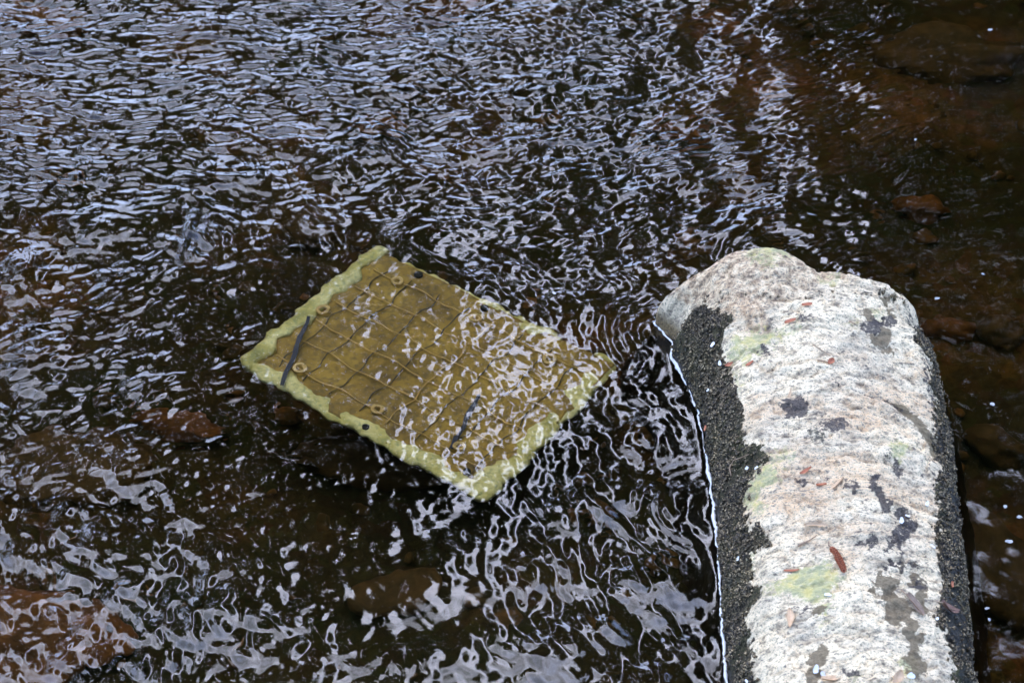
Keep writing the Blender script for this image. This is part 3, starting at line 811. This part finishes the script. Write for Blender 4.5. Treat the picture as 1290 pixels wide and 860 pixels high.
    # black straps
    for (a, b) in (((389, 399), (355, 486)), ((603, 498), (569, 566))):
        ua, ub = uv_of(*a), uv_of(*b)
        V, F = [], []
        d = at(*ub) - at(*ua); d[2] = 0; d /= np.linalg.norm(d); nrm = np.array([-d[1], d[0], 0])
        for i in range(21):
            t = i / 20; u = ua[0] + (ub[0] - ua[0]) * t; v = ua[1] + (ub[1] - ua[1]) * t
            c = at(u, v, 0.0 + 0.0015 * math.sin(t * 9)); wdt = 0.0034 * (1 - 0.25 * abs(2 * t - 1) ** 3)
            for s_, hz in ((-1, 0), (1, 0), (1, -0.0018), (-1, -0.0018)): V.append(c + nrm * s_ * wdt + np.array([0.0012 * math.sin(t * 13), 0, hz]))
        for i in range(20):
            for k in range(4): F.append((i * 4 + k, i * 4 + (k + 1) % 4, i * 4 + 4 + (k + 1) % 4, i * 4 + 4 + k))
        F += [(3, 2, 1, 0), (80, 81, 82, 83)]
        obj('strap', mesh_py('strap', L(V), F, False), m_strap, root)
make_mat()

# ------------------------------------------------------------------ small things on the block
def frame(nrm, ang):
    z = nrm; x = Vector((math.cos(ang), math.sin(ang), 0)); x = (x - z * x.dot(z)).normalized(); y = z.cross(x)
    return Matrix((x, y, z)).transposed().to_4x4()

def place(o, px, py, ang, lift=0.0):
    p, nrm = on_rock(px, py)
    o.matrix_world = Matrix.Translation(p + nrm * lift) @ frame(nrm, ang)
    return o

def pebble_mesh(name, a, b, c, seed, n=10, rough=0.18):
    V, F = [], []
    for i in range(n + 1):
        th = math.pi * i / n
        for k in range(2 * n):
            ph = math.pi * k / n
            x, y, z = math.sin(th) * math.cos(ph), math.sin(th) * math.sin(ph), math.cos(th)
            d = 1 + rough * float(fbm(np.array([x * 1.6 + seed * 3.1 + 50]), np.array([y * 1.6 + z * 1.3 + seed + 50]), 300 + seed, 3)[0])
            V.append((x * a * d, y * b * d, z * c * d))
    for i in range(n):
        for k in range(2 * n):
            k2 = (k + 1) % (2 * n); F.append((i * 2 * n + k, (i + 1) * 2 * n + k, (i + 1) * 2 * n + k2, i * 2 * n + k2))
    return mesh_py(name, V, F)

m_petal = simple('white_petal', (0.82, 0.77, 0.67), (0.92, 0.86, 0.76), 300, 0.5, 0.1)
m_wet_petal = simple('wet_petal', (0.34, 0.33, 0.30), (0.54, 0.52, 0.47), 300, 0.3, 0.1)
def petal_mesh(seed, size):
    """cupped, lobed little petal with an upper and an under side"""
    rr = random.Random(seed); n, rings = 18, 4
    V, F = [], []
    ph = rr.uniform(0, 6.28); el = rr.uniform(.62, .85)
    for lay in (0, 1):
        V.append((0, 0, (0.0009 if lay == 0 else 0.0002)))
        for r in range(1, rings + 1):
            for k in range(n):
                q = 2 * math.pi * k / n; rad = size * r / rings * (1 + 0.16 * math.sin(2 * q + ph) + 0.10 * math.sin(3 * q + ph * 3) + 0.07 * math.sin(5 * q + ph * 2))
                x, y = rad * math.cos(q), rad * math.sin(q) * el
                z = 0.22 * (r / rings) ** 2 * size + 0.05 * size * math.sin(3 * q + ph) * r / rings
                V.append((x, y, z + (0.0007 if lay == 0 else 0.0)))
    B = 1 + rings * n
    for lay in (0, 1):
        o = lay * B
        for k in range(n):
            k2 = (k + 1) % n; f = (o, o + 1 + k, o + 1 + k2); F.append(f if lay == 0 else f[::-1])
            for r in range(rings - 1):
                f = (o + 1 + r * n + k, o + 1 + (r + 1) * n + k, o + 1 + (r + 1) * n + k2, o + 1 + r * n + k2); F.append(f if lay == 0 else f[::-1])
    e = 1 + (rings - 1) * n
    for k in range(n):
        k2 = (k + 1) % n; F.append((e + k, B + e + k, B + e + k2, e + k2))
    return mesh_py('petal', V, F)

PETALS = [(899, 435, .0052, 'white petal on the black algae flank near the far nose of the block'),
          (908, 458, .0042, 'white petal beside the dark purple scab on the algae flank'),
          (893, 492, .0028, 'tiny white petal near the waterline in the upper algae band'),
          (931, 704, .0034, 'lone white petal in the middle of the lower algae band'),
          (942, 858, .0034, 'white petal on the algae band at the lower picture edge'),
          (942, 590, .0034, 'left one of two white petals at the dark notch of the algae band'),
          (954, 590, .0036, 'right one of two white petals at the dark notch of the algae band'),
          (1043, 750, .0046, 'white petal just below the green lichen patch'),
          (1029, 843, .0055, 'larger white petal lying on mud at the front of the block'),
          (1037, 849, .0046, 'white petal touching a larger one on the front mud patch'),
          (1147, 851, .0058, 'white oval petal on the green mud at the front right'),
          (1136, 656, .0046, 'white petal on the black lichen of the right shoulder'),
          (1143, 651, .0034, 'small pale petal behind a white one on the black lichen'),
          (1167, 635, .0040, 'white petal at the right edge where pale stone turns black'),
          (1174, 689, .0040, 'white petal on the right edge above the dry brown leaf'),
          (1180, 780, .0034, 'white petal right beside the curled dry leaf on the flank')]
for i, (x, y, s, lab) in enumerate(PETALS):
    o = obj('petal', petal_mesh(i, s * 0.85), m_petal)
    place(o, x, y, i * 1.3, 0.0009); tag(o, lab, 'petal', 'white petals lying on the granite block')

m_flake = simple('orange_scale', (0.42, 0.12, 0.05), (0.62, 0.24, 0.11), 120, 0.6)
m_straw = simple('straw_scale', (0.56, 0.34, 0.17), (0.78, 0.53, 0.30), 120, 0.7)
def scale_mesh(name, L_, W_, curl, seed):
    rr = random.Random(seed); nu, nv = 10, 5; V, F = [], []
    for lay in (0, 1):
        for i in range(nu):
            t = i / (nu - 1); w = W_ * (math.sin(math.pi * (0.06 + 0.9 * t)) ** 0.7) * (1 + .12 * math.sin(t * 9 + seed))
            for j in range(nv):
                s = j / (nv - 1) * 2 - 1
                z = curl * L_ * (2 * t - 1) ** 2 + 0.30 * W_ * s * s
                V.append(((t - .5) * L_, s * w / 2 + 0.06 * L_ * math.sin(t * 3 + seed), z + (0.0006 if lay == 0 else 0)))
    g = grid_faces(nu, nv)
    F += [tuple(q) for q in g] + [tuple(q[::-1] + nu * nv) for q in g]
    M_ = nu * nv
    for i in range(nu - 1):
        for j in (0, nv - 1): F.append((i * nv + j, (i + 1) * nv + j, (i + 1) * nv + j + M_, i * nv + j + M_))
    for j in range(nv - 1):
        for i in (0, nu - 1): F.append((i * nv + j, i * nv + j + 1, i * nv + j + 1 + M_, i * nv + j + M_))
    return mesh_py(name, V, F)
FLAKES = [(996, 406, .016, .006, .2, 1, 'bright orange bud scale above the green lichen near the nose'),
          (1017, 385, .014, .006, .1, 1, 'faded orange bud scale nearest the far ridge of the block'),
          (1047, 455, .010, .008, 1.0, 1, 'orange curled bud scale at the end of a short straw'),
          (919, 459, .012, .005, .2, 1, 'red bud scale on the upper algae flank'),
          (1016, 593, .017, .005, .15, 1, 'red slim bud scale left of a dark lichen spot mid block'),
          (1035, 612, .013, .006, -.2, 1, 'reddish bud scale beside a straw coloured one'),
          (1056, 611, .024, .006, .5, 0, 'straw coloured slanting scale pointing at the black lichen'),
          (1028, 661, .030, .005, .1, 0, 'straw coloured long scale above the red catkin'),
          (996, 719, .022, .003, .05, 1, 'dark red sliver lying on the green lichen patch'),
          (995, 780, .030, .009, 1.6, 0, 'pale orange scale standing upright below the green lichen'),
          (994, 498, .022, .003, 1.2, 0, 'thin straw sliver above the dark trapezoid stain'),
          (945, 459, .012, .005, .3, 1, 'small brown red scale at the lower edge of the green lichen'),
          (1198, 736, .009, .005, 1.4, 1, 'orange speck high on the dark right flank'),
          (890, 540, .012, .004, 1.6, 1, 'rust coloured scale stuck by the white waterline'),
          (1045, 857, .026, .010, .6, 0, 'pale pinkish scale beside the white petals at the front'),
          (1130, 853, .020, .011, 1.3, 0, 'orange tan scale beside the oval petal at the front')]
for i, (x, y, L_, W_, a, k, lab) in enumerate(FLAKES):
    o = obj('bud_scale', scale_mesh('bud_scale', L_, W_, 0.06, i), m_flake if k else m_straw)
    place(o, x, y, a, 0.0006); tag(o, lab, 'bud scale', 'bud scales fallen on the granite block')

m_twig = simple('dry_twig', (0.22, 0.13, 0.07), (0.42, 0.28, 0.16), 150, 0.8)
def twig(pxs, r, label, m_=None):
    pts = []
    for a, b in pxs:
        p, nrm = on_rock(a, b); pts.append(p + nrm * r * 1.1)
    c = pts[0].copy(); v, f = tube([np.array(q - c) for q in pts], [r * (1 - .6 * i / (len(pts) - 1)) for i in range(len(pts))], 6)
    o = obj('twig', mesh_py('twig', v, f), m_ or m_twig); o.location = c
    tag(o, label, 'twig', 'twigs on the granite block')
twig([(1005, 688), (1013, 684), (1022, 680), (1030, 675)], .0014, 'short straw twig lying left above the red catkin')
twig([(922, 600), (920, 590), (925, 580), (933, 577), (944, 572)], .0012, 'bent rusty twig on the algae flank beside two petals')
twig([(1030, 455), (1038, 456), (1046, 457)], .0013, 'short dark straw ending in an orange curled scale')
twig([(1070, 405), (1078, 409)], .0012, 'tiny dark twig above the right shoulder stain')
twig([(1024, 434), (1034, 441), (1046, 449)], .0008, 'thin brown stalk reaching towards the orange curled scale')

# catkin
def make_catkin():
    root = empty('catkin'); L_ = 0.046
    tag(root, 'red brown scaly catkin lying on the pale stone', 'catkin')
    rr = random.Random(2)
    rad = lambda t: 0.0038 * math.sqrt(max(0.0, 1 - (2 * t - 1) ** 4)) * (1 - .15 * t)
    m1 = simple('catkin_core', (0.10, 0.03, 0.015), (0.2, 0.06, 0.03), 150, 0.7)
    m2 = simple('catkin_scale', (0.36, 0.08, 0.03), (0.66, 0.24, 0.11), 350, 0.5)
    pts = [np.array([(t - .5) * L_, 0.0015 * math.sin(t * 3), 0.0052]) for t in np.linspace(0, 1, 14)]
    v, f = tube(pts, [max(.0006, rad(t) * .82) for t in np.linspace(0, 1, 14)], 10)
    obj('core', mesh_py('core', v, f), m1, root)
    parts = []
    for i in range(22):
        t = 0.04 + 0.92 * i / 21
        for k in range(7):
            q = 2 * math.pi * (k + .5 * (i % 2)) / 7 + rr.uniform(-.1, .1)
            rr_ = rad(t); c = np.array([(t - .5) * L_, 0.0015 * math.sin(t * 3), 0.0052])
            e = np.array([0, math.cos(q), math.sin(q)]); s = np.array([0, -math.sin(q), math.cos(q)]); ax_ = np.array([1.0, 0, 0])
            b = c + e * rr_ * .8; w = 0.0017; l_ = 0.0021
            V = [b - ax_ * l_ * .6 - s * w * .6, b - ax_ * l_ * .6 + s * w * .6, b + e * .0012 + s * w, b + e * .0016 + ax_ * l_ + e * 0.0004, b + e * .0012 - s * w, b + ax_ * l_ * .2]
            parts.append((V, [(0, 1, 2, 4), (4, 2, 3), (0, 4, 5), (1, 5, 2), (4, 3, 5), (3, 2, 5), (0, 5, 1)]))
    v, f = join(parts)
    obj('scales', mesh_py('scales', v, f, False), m2, root, 'stuff')
    v, f = tube([np.array([-L_ * .5, 0, .005]), np.array([-L_ * .62, -.001, .004]), np.array([-L_ * .80, .0015, .003])], [.0012, .0009, .0006], 6)
    obj('stem', mesh_py('stem', v, f), m_twig, root)
    p0, n0 = on_rock(1046, 692); p1, n1 = on_rock(1064, 725)
    d = (p1 - p0); x = d.normalized(); z = (n0 + n1 + Vector((0, 0, 2))).normalized(); z = (z - x * z.dot(x)).normalized(); y = z.cross(x)
    root.matrix_world = Matrix.Translation((p0 + p1) / 2 + z * 0.0006) @ Matrix((x, y, z)).transposed().to_4x4()
make_catkin()

m_leaf = simple('dry_leaf', (0.17, 0.11, 0.07), (0.33, 0.23, 0.15), 90, 0.7, 0.5)
m_leaf2 = simple('curled_leaf', (0.14, 0.07, 0.045), (0.30, 0.17, 0.11), 90, 0.7, 0.5)
def leaf(px, py, L_, W_, ang, curl, label, m_, seed):
    root = empty('dry_leaf')
    tag(root, label, 'leaf')
    obj('blade', scale_mesh('blade', L_, W_, curl, seed), m_, root)
    v, f = tube([np.array([-L_ * .75, .001, .001]), np.array([-L_ * .5, 0, curl * L_ + .001]), np.array([0, .03 * L_, .0014]), np.array([L_ * .45, .02 * L_, curl * L_ + .001])], [.0006, .0008, .0006, .0003], 5)
    obj('midrib', mesh_py('midrib', v, f), m_twig, root)
    place(root, px, py, ang, 0.0012)
leaf(1151, 764, .036, .012, -0.95, .05, 'grey brown dry leaf lying in the mud streak of the block', m_leaf, 1)
leaf(1193, 768, .030, .013, 0.25, .12, 'curled dry brown leaf clinging to the dark right flank', m_leaf2, 2)

# ------------------------------------------------------------------ afloat on the right-hand water
FLOAT = [(1271, 684, .0062, 'oval white petal floating on dark water right of the block'),
         (1247, 40, .0050, 'white petal floating alone in the upper right of the stream'),
         (955, 13, .0062, 'white petal afloat near the top edge of the picture'),
         (967, 50, .0050, 'white petal afloat just below the topmost one'),
         (769, 29, .0045, 'white petal afloat top centre of the stream'),
         (1153, 178, .0034, 'tiny white petal afloat above the right shoulder of the block'),
         (1238, 347, .0030, 'white speck of petal afloat right of the block head'),
         (1180, 378, .0046, 'pale petal afloat close behind the right shoulder'),
         (1250, 511, .0046, 'pale petal afloat level with the mossy crack'),
         (1266, 640, .0046, 'torn white petal afloat above the oval one'),
         (1284, 653, .0050, 'broken white petal afloat at the right picture edge'),
         (1243, 768, .0040, 'small white petal afloat beside the curled dry leaf'),
         (1246, 782, .0034, 'tiny pale petal afloat near the lower right corner'),
         (698, 371, .0040, 'white petal afloat just beyond the sunken mat')]
for i, (x, y, s, lab) in enumerate(FLOAT):
    o = obj('floating_petal', petal_mesh(60 + i, s * 0.72), m_wet_petal)
    w = P(x, y, 0); o.location = (w[0], w[1], 0.0022); o.rotation_euler = (0, 0, i * 0.9)
    tag(o, lab, 'petal', 'white petals afloat on the stream')

# ------------------------------------------------------------------ stones on the bed
m_stone = simple('orange_stone', (0.07, 0.04, 0.018), (0.27, 0.125, 0.04), 26, 0.8, 0.6, 0.004)
m_stone2 = simple('brown_stone', (0.05, 0.04, 0.02), (0.12, 0.08, 0.035), 26, 0.8, 0.6, 0.004)
STONES = [(225, 540, .060, .035, .03, 0, 'orange brown stone under water left of the sunken mat'),
          (75, 600, .13, .08, .04, 1, 'wide brown stone under water at the left edge'),
          (40, 815, .12, .09, .05, 0, 'rusty stone under water in the lower left corner'),
          (450, 590, .12, .035, .03, 1, 'long brown stone under the near edge of the mat'),
          (500, 748, .06, .035, .010, 1, 'dark brown stone under water below the mat'),
          (482, 162, .035, .025, .025, 0, 'small red brown stone under water above the mat'),
          (855, 172, .045, .03, .03, 0, 'red brown stone under rippled water beyond the block'),
          (640, 105, .04, .03, .03, 1, 'brown stone under water at top centre'),
          (895, 38, .05, .03, .03, 0, 'orange stone under water near the top edge'),
          (1195, 80, .12, .07, .05, 1, 'broad rusty stone under dark water at upper right'),
          (1192, 420, .04, .028, .03, 0, 'bright orange stone close to the right shoulder of the block'),
          (1262, 425, .035, .03, .03, 1, 'dim brown stone further right of the orange one'),
          (1160, 270, .04, .025, .03, 0, 'orange brown stone behind the block'),
          (1255, 568, .05, .03, .03, 1, 'dim rusty stone right of the block flank'),
          (1255, 720, .06, .10, .04, 1, 'dark amber stone under water in the lower right'),
          (400, 290, .05, .04, .03, 1, 'brown stone upstream of the mat corner'),
          (35, 20, .08, .05, .04, 0, 'orange stone under bright ripples in the top left corner'),
          (575, 8, .06, .03, .03, 0, 'orange stone at the top edge above the mat')]
for i, (x, y, a, b, c, k, lab) in enumerate(STONES):
    w = P(x, y, -0.17)
    o = obj('submerged_stone', pebble_mesh('submerged_stone', a, b, c, i, 14, .5), m_stone2 if k else m_stone)
    zb = float(bed_z(np.array([w[0]]), np.array([w[1]]))[0]); w = P(x, y, zb + .02); o.location = (w[0], w[1], zb + 0.012); o.rotation_euler = (0, 0, i * .7 % 1.0 - .4)
    tag(o, lab, 'stone', 'stones lying on the stream bed')
# loose gravel
def make_gravel():
    rr = np.random.RandomState(3); base = [pebble_mesh('g', 1, .75, .5, 60 + i, 4, .35) for i in range(4)]
    src = []
    for b in base:
        co = np.empty(len(b.vertices) * 3, np.float32); b.vertices.foreach_get('co', co); src.append((co.reshape(-1, 3), [tuple(p.vertices) for p in b.polygons]))
        bpy.data.meshes.remove(b)
    V, F, off = [], [], 0
    for i in range(600):
        co, fs = src[i % 4]; s = 0.006 + 0.018 * rr.rand() ** 2.5; a = rr.rand() * 6.28
        c, q = math.cos(a), math.sin(a); x, y = rr.uniform(-1.05, 1.05), rr.uniform(-.85, 1.3)
        z = float(bed_z(np.array([x]), np.array([y]))[0])
        w = np.stack([co[:, 0] * c - co[:, 1] * q, co[:, 0] * q + co[:, 1] * c, co[:, 2]], 1) * s + np.array([x, y, z + .006])
        V.append(w); F += [tuple(v + off for v in f) for f in fs]; off += len(co)
    m, n, l = mat('gravel')
    tc = n.new('ShaderNodeTexCoord').outputs['Object']
    finish(n, l, nramp(n, l, nnoise(n, l, 24, 3, .6, tc), [(.35, (.04, .04, .02)), (.5, (.10, .07, .03)), (.65, (.19, .11, .045))]), .85)
    tag(obj('gravel', mesh_py('gravel', np.concatenate(V), F), m, kind='stuff'), 'loose brown gravel on the bed of the stream', 'gravel')
make_gravel()

# ------------------------------------------------------------------ trees of the banks: what the water mirrors
m_bark = simple('bark', (0.06, 0.045, 0.035), (0.14, 0.11, 0.085), 12, 0.9, 0.6, 0.02)
m_fol, n, l = mat('foliage')
oi = n.new('ShaderNodeObjectInfo')
tc = n.new('ShaderNodeTexCoord').outputs['Object']
fcol = nramp(n, l, nnoise(n, l, 1.7, 4, .6, tc), [(.3, (.035, .055, .018)), (.5, (.06, .09, .028)), (.7, (.10, .12, .04))])
fd = n.new('ShaderNodeBsdfDiffuse'); ft = n.new('ShaderNodeBsdfTranslucent'); fm = n.new('ShaderNodeMixShader'); fo = n.new('ShaderNodeOutputMaterial')
l.new(fcol, fd.inputs['Color']); l.new(fcol, ft.inputs['Color']); fm.inputs[0].default_value = 0.45
l.new(fd.outputs[0], fm.inputs[1]); l.new(ft.outputs[0], fm.inputs[2]); l.new(fm.outputs[0], fo.inputs['Surface'])
def tree(x, y, h, r, z_lo, seed, nleaf, nclump, label):
    rr = np.random.RandomState(seed)
    z0 = 1.0 if (y > 9 or y < -7) else 0.3
    root = empty('bank_tree', (x, y, z0))
    tag(root, label, 'tree', 'trees standing on the stream banks')
    parts = [tube([np.array([0, 0, -.5]), np.array([.1 * rr.randn(), .1 * rr.randn(), h * .35]), np.array([.25 * rr.randn(), .25 * rr.randn(), h * .7]), np.array([.2 * rr.randn(), .2 * rr.randn(), h * .97])], [h * .016, h * .012, h * .008, .03], 10)]
    clumps = []
    for k in range(nclump):
        t = rr.uniform(0, 1); zc = z_lo + (h - z_lo) * t
        a = rr.uniform(0, 6.28); rad = r * math.sqrt(rr.rand()) * (math.sin(math.pi * (0.12 + .83 * t)) ** .7)
        c = np.array([rad * math.cos(a), rad * math.sin(a), zc]); clumps.append((c, rr.uniform(.4, 1.0) * 0.95))
        if k < 14: parts.append(tube([np.array([0, 0, zc * .8]), c * np.array([.5, .5, 1]) + np.array([0, 0, -.12 * zc * .5]), c], [h * .005, h * .003, .012], 6))
    v, f = join(parts); obj('trunk', mesh_py('trunk', v, f), m_bark, root)
    ci = rr.randint(0, len(clumps), nleaf); C_ = np.array([c for c, _ in clumps])[ci]; R_ = np.array([q for _, q in clumps])[ci]
    d = rr.randn(nleaf, 3); d /= np.linalg.norm(d, axis=1)[:, None]; pos = C_ + d * (R_ * rr.rand(nleaf) ** .45)[:, None] * np.array([1, 1, .7])
    a = rr.randn(nleaf, 3); a /= np.linalg.norm(a, axis=1)[:, None]; b = np.cross(a, rr.randn(nleaf, 3)); b /= np.linalg.norm(b, axis=1)[:, None]
    s = rr.uniform(.10, .22, nleaf)[:, None]
    V = np.stack([pos - a * s, pos + b * s * .5, pos + a * s, pos - b * s * .5], 1).reshape(-1, 3)
    obj('crown', mesh_np('crown', V, np.arange(4 * nleaf).reshape(-1, 4), False), m_fol, root)
TREES = [
    # x, y, height, radius, crown start, seed, leaves, clumps, label
    (3.6, 10.5, 17.5, 2.0, 1.5, 1, 16000, 120, 'dense tree on the far bank whose dark mirror image fills the right side'),
    (6.6, 10.0, 17.0, 2.6, 1.5, 2, 16000, 120, 'second dense tree on the far bank, mirrored beyond the right picture edge'),
    (2.9, 14.5, 17.0, 1.2, 2.0, 13, 9000, 66, 'slender tree on the far bank mirrored in the dark water right of the block'),
    (1.3, 13.5, 9.6, 1.4, 2.0, 3, 7000, 50, 'middling tree on the far bank mirrored as dark water beyond the block'),
    (-1.25, 12.5, 15.6, 1.25, 5.6, 4, 9000, 66, 'slim tree on the far bank mirrored in dark patches around the mat'),
    (-3.4, 11.5, 15.2, 1.5, 5.8, 5, 9000, 60, 'tall tree on the far bank mirrored as dark ripples left of the mat'),
    (-6.4, 12.5, 12.0, 1.8, 3.0, 11, 5000, 30, 'tree on the far bank mirrored in the ripples of the left side'),
    (-10.0, 11.0, 13, 3.0, 2.0, 12, 6000, 40, 'broad tree on the far bank mirrored at the left picture edge'),
    (11.5, 2.0, 15, 3.8, 2.0, 6, 6000, 40, 'tree beside the stream shading the water right of the block'),
    (-11.0, -10.0, 14, 4.0, 2.0, 7, 5000, 30, 'tree on the near bank out of sight behind and left'),
    (6.0, -11.0, 14, 4.0, 2.0, 8, 5000, 30, 'tree on the near bank out of sight behind and right'),
    (-2.0, -13.0, 15, 4.2, 2.0, 9, 5000, 30, 'tree on the near bank out of sight straight behind'),
    (-13.5, 3.0, 14, 3.6, 2.0, 10, 5000, 30, 'tree beside the stream out of sight on the left'),
]
for t in TREES: tree(*t)
